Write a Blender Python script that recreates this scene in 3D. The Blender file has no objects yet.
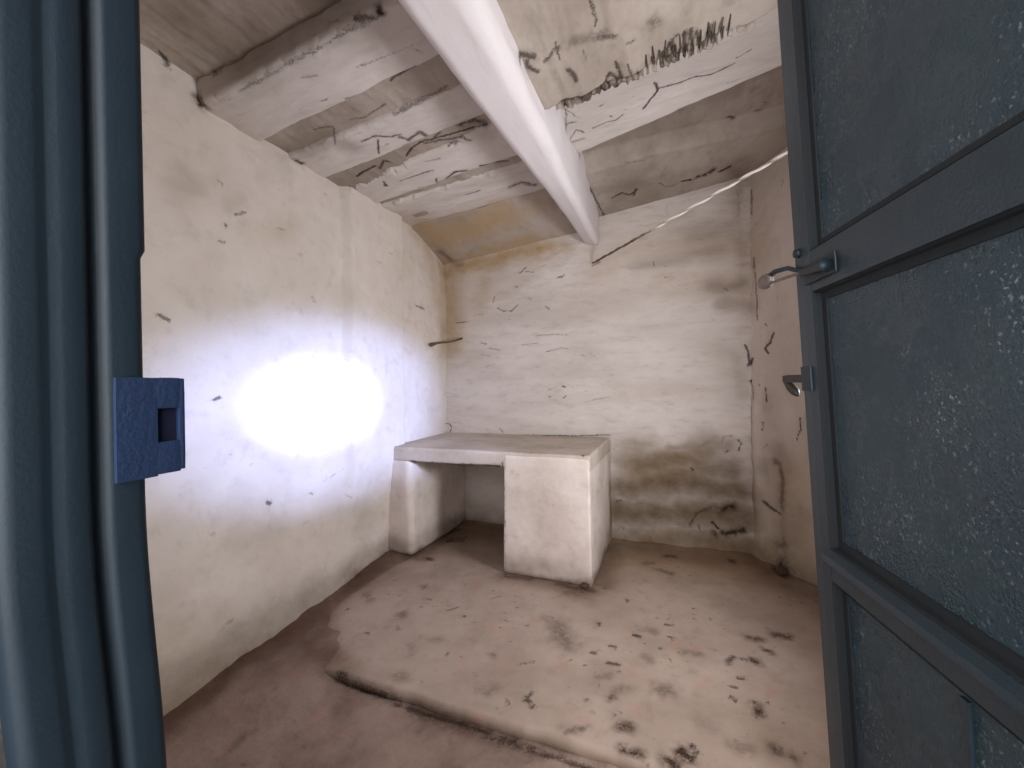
import bpy, math
import numpy as np
from mathutils import Vector, Matrix

C = bpy.context.scene.collection
scene = bpy.context.scene

# ------------------------------------------------------------------ camera
F_PX, YAW, PITCH, ROLL = 423.0, math.radians(21.43), 0.0, math.radians(-0.91)
CAM = np.array([0.0, 0.0, 1.25])
_f = np.array([-math.sin(YAW), math.cos(YAW), 0.0]); _r = np.array([math.cos(YAW), math.sin(YAW), 0.0]); _u = np.array([0.0, 0.0, 1.0])
CR_, CU_ = _r*math.cos(ROLL) + _u*math.sin(ROLL), _u*math.cos(ROLL) - _r*math.sin(ROLL)
cd = bpy.data.cameras.new('camera'); cam = bpy.data.objects.new('camera', cd); C.objects.link(cam)
cd.sensor_width = 36.0; cd.lens = 36.0*F_PX/1024.0; cd.clip_start = 0.01
m3 = Matrix((CR_, CU_, -_f)).transposed()
cam.matrix_world = Matrix.Translation(Vector(CAM)) @ m3.to_4x4()
scene.camera = cam

# ------------------------------------------------------------------ world, lights, exposure
scene.view_settings.view_transform = 'Standard'
scene.view_settings.look = 'None'
scene.view_settings.gamma = 1.0
scene.view_settings.use_curve_mapping = False
scene.view_settings.exposure = 0.22
w = bpy.data.worlds.new('sky'); scene.world = w; w.use_nodes = True
w.node_tree.nodes['Background'].inputs[0].default_value = (0.72, 0.82, 1.0, 1)
w.node_tree.nodes['Background'].inputs[1].default_value = 0.15

def light(kind, name, loc, target, energy, color, **kw):
    d = bpy.data.lights.new(name, kind); d.energy = energy; d.color = color
    for k, v in kw.items(): setattr(d, k, v)
    o = bpy.data.objects.new(name, d); C.objects.link(o); o.location = loc
    o.rotation_euler = (Vector(target) - Vector(loc)).to_track_quat('-Z', 'Y').to_euler()
    return o
# daylight of the open doorway behind the camera
light('AREA', 'doorway_daylight', (0.0, -0.9, 1.55), (-0.5, 3.0, 1.35), 50, (1.0, 0.955, 0.93), shape='RECTANGLE', size=1.3, size_y=1.7)
# small window behind the door leaf: sky light, the sun's bright core and its bluish halo
light('AREA', 'window_daylight', (1.14, 1.56, 1.28), (-1.9, 2.1, 1.6), 44, (0.93, 0.95, 1.0), shape='RECTANGLE', size=.45, size_y=.5)
WIN = (1.48, 1.56, 1.30)
sun = light('SPOT', 'window_sun', WIN, (-2.0, 1.96, 1.15), 900, (1.0, 0.98, 0.95), spot_size=math.radians(13.5), spot_blend=1.0, shadow_soft_size=0.05)
sun.scale = (1.4, 0.8, 1.0)
halo = light('SPOT', 'window_skylight', WIN, (-2.0, 2.15, 1.10), 600, (0.40, 0.52, 1.0), spot_size=math.radians(26), spot_blend=0.75, shadow_soft_size=0.06)
halo.scale = (1.75, 0.86, 1.0)

# ------------------------------------------------------------------ photo-ray helper: where a viewing ray meets a real surface
def ray(x, y): return _f + CR_*(x-512)/F_PX - CU_*(y-384)/F_PX
XL, XR, YB = -2.02, 0.50, 3.45
def hit(x, y, n, d):           # plane n.P = d
    n = np.array(n, float); v = ray(x, y); return CAM + v*(d - n@CAM)/(n@v)
ZB0, SL = 2.545, 0.09          # joist undersides: z = ZB0 + SL*(x+2)
SURF = {'back': ((0,1,0), YB), 'left': ((1,0,0), XL), 'right': ((.758,.653,0), 2.631), 'slab': ((0,0,1), 0.0), 'floor': ((0,0,1), -0.04),
        'joist': ((-SL,0,1), ZB0 + 2*SL), 'ceil': ((-SL,0,1), ZB0 + 2*SL + .11), 'bfront': ((0,1,0), 2.6), 'btop': ((0,0,1), 0.8), 'beam': ((1,0,0), -.54)}
_cw = np.cross((-1.0, 0.0, -.1), (0.0, 0.48, -.235)); _cw = _cw/np.linalg.norm(_cw)
SURF['lip'] = ((-.16,0,1), 2.50 + .5*.16)
SURF['cove'] = (tuple(_cw), float(_cw@np.array([-2.0, 2.95, 2.60])))
_cr = np.cross((-1.0, 0.0, -.1), (0.0, 0.6, -.08)); _cr = _cr/np.linalg.norm(_cr)
SURF['cover'] = (tuple(_cr), float(_cr@np.array([-.53, 2.85, 2.68])))

# marks of wear, each with its own shape: (surface, points seen in the photo, half width in metres, strength)
DARK = [
 ('ceil', [(160,52),(166,60),(172,70)], .010, .8), ('left', [(198,100),(200,104),(206,102)], .02, .9), ('ceil', [(214,72),(222,68)], .012,.5),
 ('joist', [(240,90),(300,58),(350,30),(378,18)], .012, .45), ('joist', [(379,13),(381,13)], .016, 1.0), ('joist',[(355,22),(372,18)],.010,.7),
 ('joist', [(296,62),(330,40),(352,26)], .010, .3), ('joist', [(302,78),(316,74)], .007, .45), ('joist', [(357,68),(385,56),(412,44)], .007, .40),
 ('joist', [(321,101),(327,99)], .006, .7), ('joist', [(346,98),(356,96)], .010, .6), ('joist', [(391,83),(398,78),(415,66)], .008, .75), ('joist',[(413,47),(424,52)],.005,.4),
 ('left', [(291,140),(293,150),(291,158),(300,163),(310,160)], .011, .95), ('joist', [(314,134),(326,131),(334,130)], .008, .7), ('joist', [(334,130),(335,145)], .006, .6),
 ('joist', [(350,123),(365,121),(380,111),(387,107)], .008, .6), ('joist', [(395,115),(410,107),(425,101),(440,92),(448,88)], .012, .5),
 ('joist', [(362,142),(376,136),(392,136),(400,134)], .009, .7), ('joist', [(400,137),(408,140),(420,132),(426,136)], .014, .75),
 ('joist', [(378,140),(379,153)], .007, .9), ('joist', [(407,158),(412,150),(425,142),(437,140),(455,135),(470,131),(487,127)], .008, 1.0),
 ('joist', [(425,145),(445,142),(462,138),(470,140)], .012, .65), ('joist', [(432,142),(440,134)], .014, .6), ('joist',[(462,126),(475,122),(484,126)],.022,.75),
 ('joist', [(357,177),(367,171),(375,168)], .010, .95), ('joist', [(380,170),(384,163),(390,164)], .011, .8), ('joist', [(384,182),(386,185)], .014, .8),
 ('joist', [(349,186),(351,193),(360,198)], .006, .5), ('joist', [(400,181),(412,177),(425,172),(433,170)], .007, .7), ('joist', [(436,178),(437,182)], .010, .7),
 ('joist', [(447,178),(455,172),(466,171)], .013, .85), ('joist', [(480,166),(495,164),(508,163)], .011, .8), ('joist',[(425,162),(440,159)],.008,.5), ('joist',[(448,146),(462,142)],.010,.6),
 ('joist', [(510,187),(522,182),(534,185)], .016, .7), ('joist', [(466,195),(480,191)], .007, .8), ('joist', [(414,222),(440,217),(470,210),(490,205)], .005, .5),
 ('back', [(440,240),(441,262),(439,290),(440,318)], .007, .8), ('cove', [(430,211),(444,218)], .02, .15),
 ('left', [(411,208),(413,218)], .010, .6), ('left', [(415,306),(423,309)], .012, .6), ('left', [(392,297),(393,299)], .010, .7), ('left', [(356,315),(358,317)], .009, .7), ('left',[(345,360),(347,362)],.009,.6),
 ('left', [(213,400),(219,398)], .010, .8), ('left', [(158,314),(168,320)], .008, .7), ('left', [(219,180),(222,184)], .008, .5), ('left', [(225,224),(226,226)], .010, .7),
 ('left', [(236,215),(245,212)], .010, .45), ('left', [(220,240),(226,243)], .009, .5), ('left', [(276,228),(284,230)], .008, .4), ('left', [(267,502),(270,504)], .012, .8), ('left', [(310,493),(313,494)], .009, .7),
 ('left', [(228,110),(242,113)], .007, .45), ('left', [(345,494),(352,500),(356,492)], .007, .5), ('left', [(352,576),(354,577)], .014, 1.0),
 ('left', [(325,480),(340,472)], .006, .35), ('left', [(252,380),(262,390)], .010, .15),
 # right half of the ceiling
 ('lip', [(486,12),(492,24),(502,42),(515,62)], .008, .85), ('lip', [(519,58),(524,58),(534,60)], .014, .8), ('lip', [(527,64),(531,70),(536,72)], .014, .8),
 ('lip', [(591,0),(594,16),(596,28)], .006, .85), ('lip', [(545,62),(555,52),(560,50)], .010, .6), ('lip', [(570,44),(585,40),(606,32)], .020, .40), ('lip', [(600,38),(615,36)], .014, .55),
 ('lip', [(568,70),(574,74),(576,80)], .012, .8), ('lip',[(627,42),(634,40)],.010,.6), ('lip', [(556,46),(560,60)], .005, .7), ('lip', [(583,50),(586,60)], .005, .5),
 ('lip', [(565,105),(567,101),(580,98),(592,95),(603,88),(612,86),(625,82),(640,78),(660,70),(680,56),(700,46),(718,38)], .010, 1.0),
 ('lip', [(604,86),(610,74),(616,80),(622,80),(616,62)], .008, .8), ('lip', [(632,78),(627,62)], .006, .7), ('lip',[(640,76),(636,70)],.007,.7),
 ('lip', [(664,62),(669,44)], .009, .95), ('lip', [(674,56),(672,40)], .009, .9), ('lip', [(684,52),(684,32)], .012, .9), ('lip', [(691,48),(691,28)], .009, .9), ('lip', [(699,44),(697,30)], .008, .8), ('lip', [(708,40),(710,27)], .010, .95), ('lip',[(660,64),(672,58)],.012,.8),
 ('lip', [(676,36),(677,35)], .012, .7), ('lip',[(652,22),(655,24)],.02,.5),
 ('joist', [(654,83),(657,88),(657,92),(650,100),(644,109)], .007, .95), ('joist', [(657,89),(675,85),(695,77),(712,75),(735,63)], .005, .85), ('joist', [(736,58),(750,50)], .005, .5), ('joist', [(728,83),(742,78)], .006, .4),
 ('joist', [(566,108),(566,140)], .007, .55), ('joist', [(568,124),(576,122)], .006, .7), ('joist', [(569,140),(576,130),(584,132)], .006, .7), ('joist', [(567,142),(584,138)], .006, .6),
 ('joist', [(592,128),(606,122),(616,120),(624,114)], .006, .75), ('joist', [(600,106),(603,104)], .008, .5), ('joist',[(610,115),(612,116)],.007,.7), ('joist',[(567,110),(580,118)],.004,.5),
 ('ceil', [(728,117),(734,117)], .010, .8), ('ceil', [(755,111),(760,110)], .010, .6), ('ceil', [(757,120),(759,120)], .009, .7), ('ceil', [(764,102),(766,102)], .008, .6), ('ceil', [(708,134),(711,134)], .008, .7),
 ('cover', [(601,154),(612,152),(625,149)], .006, .6), ('cover', [(596,164),(600,165),(608,164)], .007, .8), ('cover', [(625,164),(644,162)], .006, .6), ('cover', [(570,160),(575,168),(578,155)], .014, .7),
 ('cover', [(583,180),(590,188),(597,202),(604,215)], .007, .8), ('cover', [(612,198),(622,193),(630,195),(637,190)], .010, .85), ('cover', [(634,196),(636,189)], .010, .8),
 ('cover', [(660,184),(668,188),(678,185)], .010, .5), ('cover', [(683,182),(690,181)], .014, 1.0), ('cover', [(698,178),(708,175),(713,171)], .015, 1.0), ('cover', [(720,173),(730,168)], .014, 1.0), ('back', [(667,205),(667,216)], .012, .25),
 ('back', [(738,190),(739,215)], .014, .30), ('right', [(752,190),(752,215)], .008, .7), ('right', [(754,258),(755,275),(757,300),(757,320)], .007, .7), ('right',[(751,262),(756,275)],.006,.3),
 # cracks of the right hand corner
 ('back', [(745,345),(748,350),(749,362)], .008, .9), ('right', [(750,366),(752,362),(753,358)], .012, .9), ('right', [(752,380),(755,390),(756,400)], .007, .95), ('right', [(754,406),(754,440),(756,470),(757,476)], .006, .95),
 ('right', [(773,333),(770,342),(765,348),(769,354)], .008, .95), ('right', [(766,388),(767,402)], .006, .9), ('right', [(765,422),(764,430)], .008, .85), ('right', [(761,425),(760,436)], .006, .6), ('right', [(761,384),(761,386)], .007, .7),
 ('right', [(765,324),(767,326)], .006, .7), ('right',[(796,440),(801,430),(801,418)], .006, .9), ('right', [(768,444),(764,450)], .006, .5),
 # scratches of the far wall
 ('back', [(520,273),(524,270),(526,268)], .009, .55), ('back', [(526,272),(534,272)], .007, .6), ('back', [(558,278),(564,275)], .010, .6), ('back', [(515,286),(518,287)], .009, .55), ('back', [(493,302),(494,297)], .007, .6),
 ('back', [(497,308),(503,311),(511,311),(518,305)], .008, .65), ('back', [(528,297),(531,300)], .006, .6), ('back', [(546,306),(549,309)], .008, .6), ('back', [(473,315),(483,314)], .006, .4), ('back', [(456,323),(468,322)], .008, .6),
 ('back', [(536,336),(552,334),(568,335)], .005, .5), ('back', [(545,352),(560,348),(569,349)], .006, .55), ('back', [(482,343),(486,344)], .008, .6), ('back', [(488,348),(500,350)], .007, .55), ('back', [(522,345),(540,343)], .006, .45), ('back', [(481,354),(490,356)], .006, .55), ('back', [(486,367),(495,364)], .005, .5),
 ('back', [(563,386),(565,387)], .009, .8), ('back', [(548,390),(556,387)], .006, .45), ('back', [(563,398),(566,396)], .008, .7), ('back', [(548,396),(550,397)], .007, .5), ('back', [(586,402),(594,400),(610,397)], .006, .5), ('back', [(522,402),(545,403)], .005, .35),
 ('back', [(440,392),(456,394)], .006, .4), ('back', [(443,424),(449,423),(452,427),(451,432)], .007, .9), ('back', [(499,428),(503,432)], .005, .6), ('back', [(500,377),(500,378)], .006, .5), ('back',[(567,315),(588,318)],.006,.3), ('back',[(592,266),(600,262)],.008,.6),
 ('back', [(588,352),(596,358)], .008, .3), ('back', [(653,262),(654,265)], .007, .7), ('back', [(710,315),(714,322)], .007, .35), ('back', [(725,288),(728,290)], .010, .5),
 ('back', [(520,435),(570,436),(611,435)], .006, .8),
 ('back', [(691,468),(693,470)], .009, .9), ('back', [(617,502),(622,500)], .012, .5), ('back', [(612,540),(616,532),(622,528)], .020, .9), ('back', [(690,524),(698,512),(712,508)], .014, .5), ('back', [(690,528),(692,518)],.012,.4), ('back', [(722,510),(733,506)], .022, .85), ('back', [(712,522),(718,528)], .012, 1.0),
 ('back', [(714,532),(715,537)], .016, .9), ('back', [(722,532),(735,532),(743,530)], .018, .95), ('back', [(698,524),(700,530)], .010, .6), ('back',[(726,452),(728,450)],.008,.7), ('back', [(739,450),(741,444),(738,440)], .008, .7), ('back', [(722,443),(724,436),(733,436)], .010, .4), ('back',[(700,446),(712,440)],.012,.3),
 ('slab', [(666,556),(674,557)], .020, .7), ('slab', [(722,548),(740,550),(755,552)], .03, .45), ('slab', [(730,560),(734,563)], .016, .7), ('slab', [(645,564),(652,563)], .02, .4), ('slab', [(660,570),(672,574)], .018, .6),
 ('right', [(764,500),(770,508),(778,514)], .012, .8), ('right', [(774,462),(778,464),(781,480),(780,506)], .018, .6), ('right', [(778,545),(784,545)], .03, .5), ('slab', [(778,570),(784,576)], .04, .9), ('slab', [(778,560),(790,566)], .05, .5),
 # bench
 ('bfront', [(411,461),(424,463),(450,464),(480,465),(500,466)], .008, .95), ('bfront', [(503,462),(504,480),(506,530),(508,570)], .006, .7), ('bfront', [(496,467),(502,468)], .016, .7),
 ('bfront', [(512,451),(528,452),(545,452),(560,452),(580,453)], .007, .8), ('bfront', [(524,452),(542,453)], .012, .35), ('bfront', [(580,453),(583,456)], .009, .8),
 ('back', [(454,480),(455,495)], .014, .8), ('back', [(458,500),(460,512)], .012, .6), ('back', [(461,518),(464,524)], .03, .7), ('slab', [(427,558),(432,560)], .018, .9), ('slab', [(505,575),(509,578)], .014, .7), ('slab', [(512,577),(530,579)], .02, .55), ('slab', [(560,584),(578,589),(590,590)], .022, .7), ('slab', [(565,593),(582,593)], .03, .45),
 # slab spots
 ('slab', [(558,625),(562,638),(568,645)], .045, .45), ('slab', [(545,618),(556,626)], .03, .3), ('slab', [(424,586),(426,588)], .016, .6), ('slab', [(402,613),(404,616)], .022, .5), ('slab', [(423,599),(431,599)], .014, .5), ('slab', [(442,610),(450,610),(460,606)], .012, .55), ('slab', [(462,583),(466,584)], .013, .6), ('slab', [(444,573)]*2, .010,.4),
 ('slab', [(438,640),(441,641)], .014, .45), ('slab', [(397,626),(398,630)], .014, .4), ('slab', [(455,618),(470,617)], .010, .4), ('slab', [(410,645),(412,655)], .016, .25), ('slab', [(398,676),(402,678)], .02, .35), ('slab', [(475,676)]*2, .012, .5), ('slab', [(492,654),(494,656)], .015, .45), ('slab', [(365,640),(372,640)], .012, .3), ('slab', [(366,594),(370,600)], .018, .35),
 ('slab', [(506,698),(510,706)], .012, .5), ('slab', [(526,698),(532,706)], .013, .8), ('slab', [(527,697),(533,692)], .010, .7), ('slab', [(486,692),(496,688)], .022, .35), ('slab', [(520,664),(534,662)], .012, .45), ('slab', [(598,622),(600,625)], .012, .8), ('slab', [(626,600),(628,601)], .012, .7), ('slab', [(634,635),(638,636)], .014, .9), ('slab', [(590,652),(596,653)], .011, .7), ('slab', [(610,646),(616,648)], .014, .7), ('slab', [(609,663),(618,665)], .014, .8),
 ('slab', [(619,672)]*2, .010, .9), ('slab', [(598,676),(610,676)], .018, .4), ('slab', [(610,698),(613,696)], .015, .7), ('slab', [(586,700),(587,701)], .012, .6), ('slab', [(615,714)]*2, .012, .6), ('slab', [(621,725),(628,726)], .020, .8), ('slab', [(566,731),(574,729),(584,728)], .015, .6), ('slab', [(624,749),(634,752),(640,754)], .016, .9), ('slab', [(488,600),(500,596)], .012, .4), ('slab',[(617,690),(624,688)],.018,.4),
 ('slab', [(666,625),(674,625)], .012, .7), ('slab', [(668,636),(676,640)], .012, .55), ('slab', [(656,618)]*2, .012, .5), ('slab', [(650,630),(656,632)], .02, .45), ('slab', [(748,638),(760,640)], .018, .7), ('slab', [(776,635),(786,637)], .024, .8), ('slab', [(786,638),(800,644)], .014, .5), ('slab', [(764,650),(770,652)], .016, .8),
 ('slab', [(753,660),(757,662)], .018, .9), ('slab', [(728,660),(734,656)], .014, .7), ('slab', [(728,663)]*2, .016, .6), ('slab', [(740,659),(746,660)], .014, .6), ('slab', [(738,677),(745,678)], .012, .8), ('slab', [(730,686),(736,687)], .010, .6), ('slab', [(731,698),(736,701)], .011, .8), ('slab', [(757,708),(760,713)], .020, .85), ('slab', [(660,690),(668,690)], .028, .5), ('slab', [(684,652),(700,654)], .016, .45),
 ('slab', [(680,750),(690,758)], .020, .95), ('slab', [(692,746),(695,750)], .012, .9), ('slab', [(668,760),(674,764)], .020, .9), ('slab', [(774,748),(780,752)], .020, .7), ('slab', [(736,746),(748,748)], .02, .4), ('slab', [(792,755),(796,762)], .016, .6), ('slab', [(768,702)]*2, .014, .5), ('slab', [(700,720),(706,724)], .03, .2),
 ('slab', [(645,656),(650,660)], .02, .4), ('slab', [(754,560),(790,590)], .06, .2),
 # foot of the left wall
 ('floor', [(338,678),(400,702),(480,730),(560,757),(650,787)], .0115, .85), ('floor', [(420,712),(480,732),(540,752)], .03, .5), ('slab', [(336,671),(345,674)], .010, .6),
 ('left', [(230,656),(233,664)], .025, .6), ('left', [(228,641),(229,642)], .014, .4), ('floor', [(228,664),(236,668)], .03, .6), ('left', [(252,650),(268,642)], .02, .4),
]
OCHRE = [
 ('cove', [(425,222),(440,235),(470,225),(500,212)], .16, .75), ('cove', [(505,215),(535,205)], .10, .3), ('left', [(420,225),(430,260),(436,300)], .10, .40), ('left', [(392,215),(402,260)], .16, .16), ('back', [(446,265),(452,300),(450,345)], .13, .65),
 ('back', [(448,270),(480,262),(520,250),(552,248)], .09, .85), ('back', [(470,262),(485,282),(480,300)], .08, .35), ('back', [(535,246),(565,245)], .08, .5), ('back', [(450,260),(456,266),(448,276)], .05, .6),
 ('left', [(150,120),(180,200),(230,180)], .30, .16), ('left', [(250,230),(290,232)], .09, .25), ('back', [(600,265),(640,250),(700,245),(745,250)], .16, .30), ('back', [(660,280),(720,282),(748,290)], .12, .25),
 ('back', [(610,480),(612,560)], .05, .3), ('left', [(170,640),(170,690)], .22, .3), ('left', [(240,560),(330,520)], .28, .12), ('slab', [(640,560),(700,565),(745,565)], .18, .4), ('back', [(690,460),(640,470)], .12, .4),
 ('right', [(790,480),(800,540)], .10, .3),
]
DIRT = [
 ('back', [(640,466),(690,462),(735,474)], .12, .85), ('back', [(622,488),(680,482),(740,492)], .14, .95), ('back', [(620,512),(680,512),(742,518)], .15, 1.0), ('back', [(620,540),(680,540),(748,548)], .15, 1.0), ('right', [(770,470),(790,560)], .16, .45), ('right', [(760,560),(810,575)], .10, .6), ('slab', [(338,668),(314,640),(330,610),(385,568)], .07, .55), ('bfront', [(512,574),(590,584)], .035, .5), ('slab', [(620,548),(680,556),(745,562)], .12, .6),
 ('back', [(640,465),(665,500),(650,540)], .17, .75), ('back', [(700,455),(715,480),(725,530)], .15, .75), ('back', [(615,495),(620,540)], .10, .6), ('back', [(670,450),(710,442),(728,448)], .06, .6), ('back', [(625,545),(745,550)], .15, .6),
 ('back', [(600,420),(640,440)], .10, .06), ('back', [(700,235),(735,230)], .12, .28), ('back', [(712,285),(725,290),(745,282)], .055, .55), ('back', [(720,305),(750,305)], .05, .40), ('back', [(640,268),(690,255),(720,250)], .06, .3), ('back', [(735,190),(742,260)], .05, .3),
 ('back', [(640,330),(720,340),(735,400)], .08, .10), ('back', [(735,360),(742,395)], .05, .25), ('right', [(775,450),(780,520),(785,560)], .10, .5), ('right', [(768,400),(775,430)], .06, .25), ('right', [(757,480),(760,560)], .08, .4),
 ('back', [(465,505),(500,520)], .10, .4), ('back', [(450,525),(500,530)], .08, .5), ('cove', [(440,250),(452,262),(460,262)], .03, .6), ('cover', [(600,190),(740,165)], .05, .2), ('cover', [(735,170),(742,185)], .06, .4),
 ('left', [(205,690),(280,630),(395,550)], .05, .75), ('left', [(165,705),(200,680)], .14, .35), ('left', [(330,500),(370,520)], .10, .16), ('left', [(240,540),(270,530)], .08, .15), ('left', [(150,560),(165,640)], .15, .15),
 ('left', [(190,180),(200,185),(180,192)], .05, .22), ('left', [(232,205),(240,195)], .04, .2), ('ceil', [(180,20),(215,30),(200,10)], .10, .35), ('ceil', [(230,40),(262,20),(330,-5)], .14, .5),
 ('slab', [(420,545),(500,560)], .14, .5), ('slab', [(395,552),(330,600),(260,660)], .09, .6), ('slab', [(480,520),(440,530)], .16, .5), ('slab', [(615,545),(740,555)], .10, .6), ('slab', [(540,580),(590,600)], .07, .4),
 ('slab', [(780,560),(800,600)], .15, .5), ('slab', [(780,740),(810,760)], .15, .5), ('joist', [(355,150),(330,140),(300,150)], .06, .4),
 ('joist',[(565,60),(620,45),(700,25)], .06,.12), ('ceil', [(500,30),(520,20),(560,30)], .10, .30), ('ceil', [(600,10),(680,15)], .12, .25), ('joist', [(450,125),(485,135)], .06, .25),
]
def marks(lst):
    out = []
    for s, pts, wd, a in lst:
        n, d = SURF[s]; P = [hit(x, y, n, d) for x, y in pts]
        nn = np.array(n, float)/np.linalg.norm(n)
        for i in range(len(P)-1): out.append((P[i], P[i+1], wd, a, nn))
    return out
GRIME_S = marks([m for m in DARK if m[2] >= .015]); DARK_S = marks([m for m in DARK if m[2] < .015])
OCHRE_S, DIRT_S = marks(OCHRE), marks(DIRT)

def foot(a, b, nn, wd, amp): return (np.array(a, float), np.array(b, float), wd, amp, np.array(nn, float))
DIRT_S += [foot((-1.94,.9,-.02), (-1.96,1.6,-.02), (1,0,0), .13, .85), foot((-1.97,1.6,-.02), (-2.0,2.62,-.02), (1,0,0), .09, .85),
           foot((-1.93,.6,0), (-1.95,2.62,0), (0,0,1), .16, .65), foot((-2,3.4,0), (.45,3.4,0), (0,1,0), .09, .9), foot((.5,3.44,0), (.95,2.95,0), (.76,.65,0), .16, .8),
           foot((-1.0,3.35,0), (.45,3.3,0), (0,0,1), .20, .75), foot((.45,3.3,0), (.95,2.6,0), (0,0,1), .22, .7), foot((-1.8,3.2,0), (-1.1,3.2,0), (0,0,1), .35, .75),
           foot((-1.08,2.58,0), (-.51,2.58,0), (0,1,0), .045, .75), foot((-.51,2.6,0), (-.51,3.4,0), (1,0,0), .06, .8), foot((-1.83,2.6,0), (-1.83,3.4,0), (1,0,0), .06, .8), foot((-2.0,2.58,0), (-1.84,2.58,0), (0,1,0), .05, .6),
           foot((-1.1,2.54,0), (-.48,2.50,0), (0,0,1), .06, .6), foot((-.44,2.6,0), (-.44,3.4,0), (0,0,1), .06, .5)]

# ------------------------------------------------------------------ numpy noise
def _hash(i, j, k, seed):
    h = (i*374761393 + j*668265263 + k*1274126177 + seed*982451653) & 0xffffffff
    h = ((h ^ (h >> 13))*1274126177) & 0xffffffff
    return ((h ^ (h >> 16)) & 0xffff)/65535.0
def vnoise(P, seed=0):
    I = np.floor(P).astype(np.int64); Fr = P - I; Fr = Fr*Fr*(3-2*Fr); out = 0
    for a in (0, 1):
        for b in (0, 1):
            for c in (0, 1):
                wgt = (Fr[:,0] if a else 1-Fr[:,0])*(Fr[:,1] if b else 1-Fr[:,1])*(Fr[:,2] if c else 1-Fr[:,2])
                out = out + wgt*_hash(I[:,0]+a, I[:,1]+b, I[:,2]+c, seed)
    return out*2-1
def fbm(P, scale=1.0, octaves=4, seed=0, gain=0.5):
    s = np.atleast_1d(np.array(scale, float)); out = 0; amp = 1.0; tot = 0
    for o in range(octaves):
        out = out + amp*vnoise(P*s*(2.03**o) + o*17.3, seed+o); tot += amp; amp *= gain
    return out/tot
def smooth(a, b, x):
    t = np.clip((x-a)/(b-a), 0, 1); return t*t*(3-2*t)
def mark_field(P, segs, jitter, wn):
    out = np.zeros(len(P))
    lo, hi = P.min(0), P.max(0)
    Q = P + jitter
    for A, B, wd, a, nn in segs:
        wd = max(wd, .0058)
        r = wd*3 + .03 + (.04 if wd < .04 else .15)*np.abs(nn)
        mn, mx = np.minimum(A, B)-r, np.maximum(A, B)+r
        if (mn > hi).any() or (mx < lo).any(): continue
        idx = np.nonzero(((P > mn) & (P < mx)).all(1))[0]
        if not len(idx): continue
        q = Q[idx]; AB = B-A; t = np.clip(((q-A)@AB)/max(AB@AB, 1e-9), 0, 1)
        dv = q-(A+t[:,None]*AB); dn = dv@nn; dv -= (.9*dn)[:,None]*nn; fall = np.exp(-(dn/(.032 if wd < .04 else .15))**4)
        d = np.linalg.norm(dv, axis=1)/(wd*wn[idx])
        out[idx] = np.maximum(out[idx], a*np.exp(-d*d)*fall)
    return out

# ------------------------------------------------------------------ mesh helpers
def mesh_obj(name, V, Fc, mat, origin=(0,0,0), parent=None, smooth_=True, marks_=False):
    V = np.asarray(V, float)
    me = bpy.data.meshes.new(name)
    me.from_pydata([tuple(v) for v in (V-np.array(origin))], [], [tuple(int(i) for i in f) for f in Fc])
    if marks_:
        P = V
        j3 = np.stack([fbm(P, 38, 3, 50+i) for i in range(3)], 1)
        wn = 1.0 + .55*fbm(P, 40, 2, 71)
        dk = mark_field(P, DARK_S, j3*.006, wn)
        gr = mark_field(P, GRIME_S, j3*.012, wn*1.25)
        big = np.stack([fbm(P, 6, 3, 80+i) for i in range(3)], 1)*.05
        wn2 = 1.1 + .40*fbm(P, 9, 3, 91)
        oc = mark_field(P, OCHRE_S, big, wn2); di = mark_field(P, DIRT_S, big, wn2)
        for nm, arr in (('dark', dk), ('grime', gr), ('ochre', oc), ('dirt', di)):
            at_ = me.attributes.new(nm, 'FLOAT', 'POINT'); at_.data.foreach_set('value', arr.astype(np.float32))
    me.materials.append(mat)
    if smooth_: me.polygons.foreach_set('use_smooth', [True]*len(me.polygons))
    me.update()
    o = bpy.data.objects.new(name, me); C.objects.link(o); o.location = origin
    if parent is not None:
        o.parent = parent; o.location = tuple(np.array(origin) - np.array(parent.location))
    return o
def empty(name, loc):
    o = bpy.data.objects.new(name, None); C.objects.link(o); o.location = loc; o.empty_display_size = .1; return o
def tag(o, label=None, cat=None, group=None, kind=None):
    if label: o['label'] = label
    if cat: o['category'] = cat
    if group: o['group'] = group
    if kind: o['kind'] = kind
    return o
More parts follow.
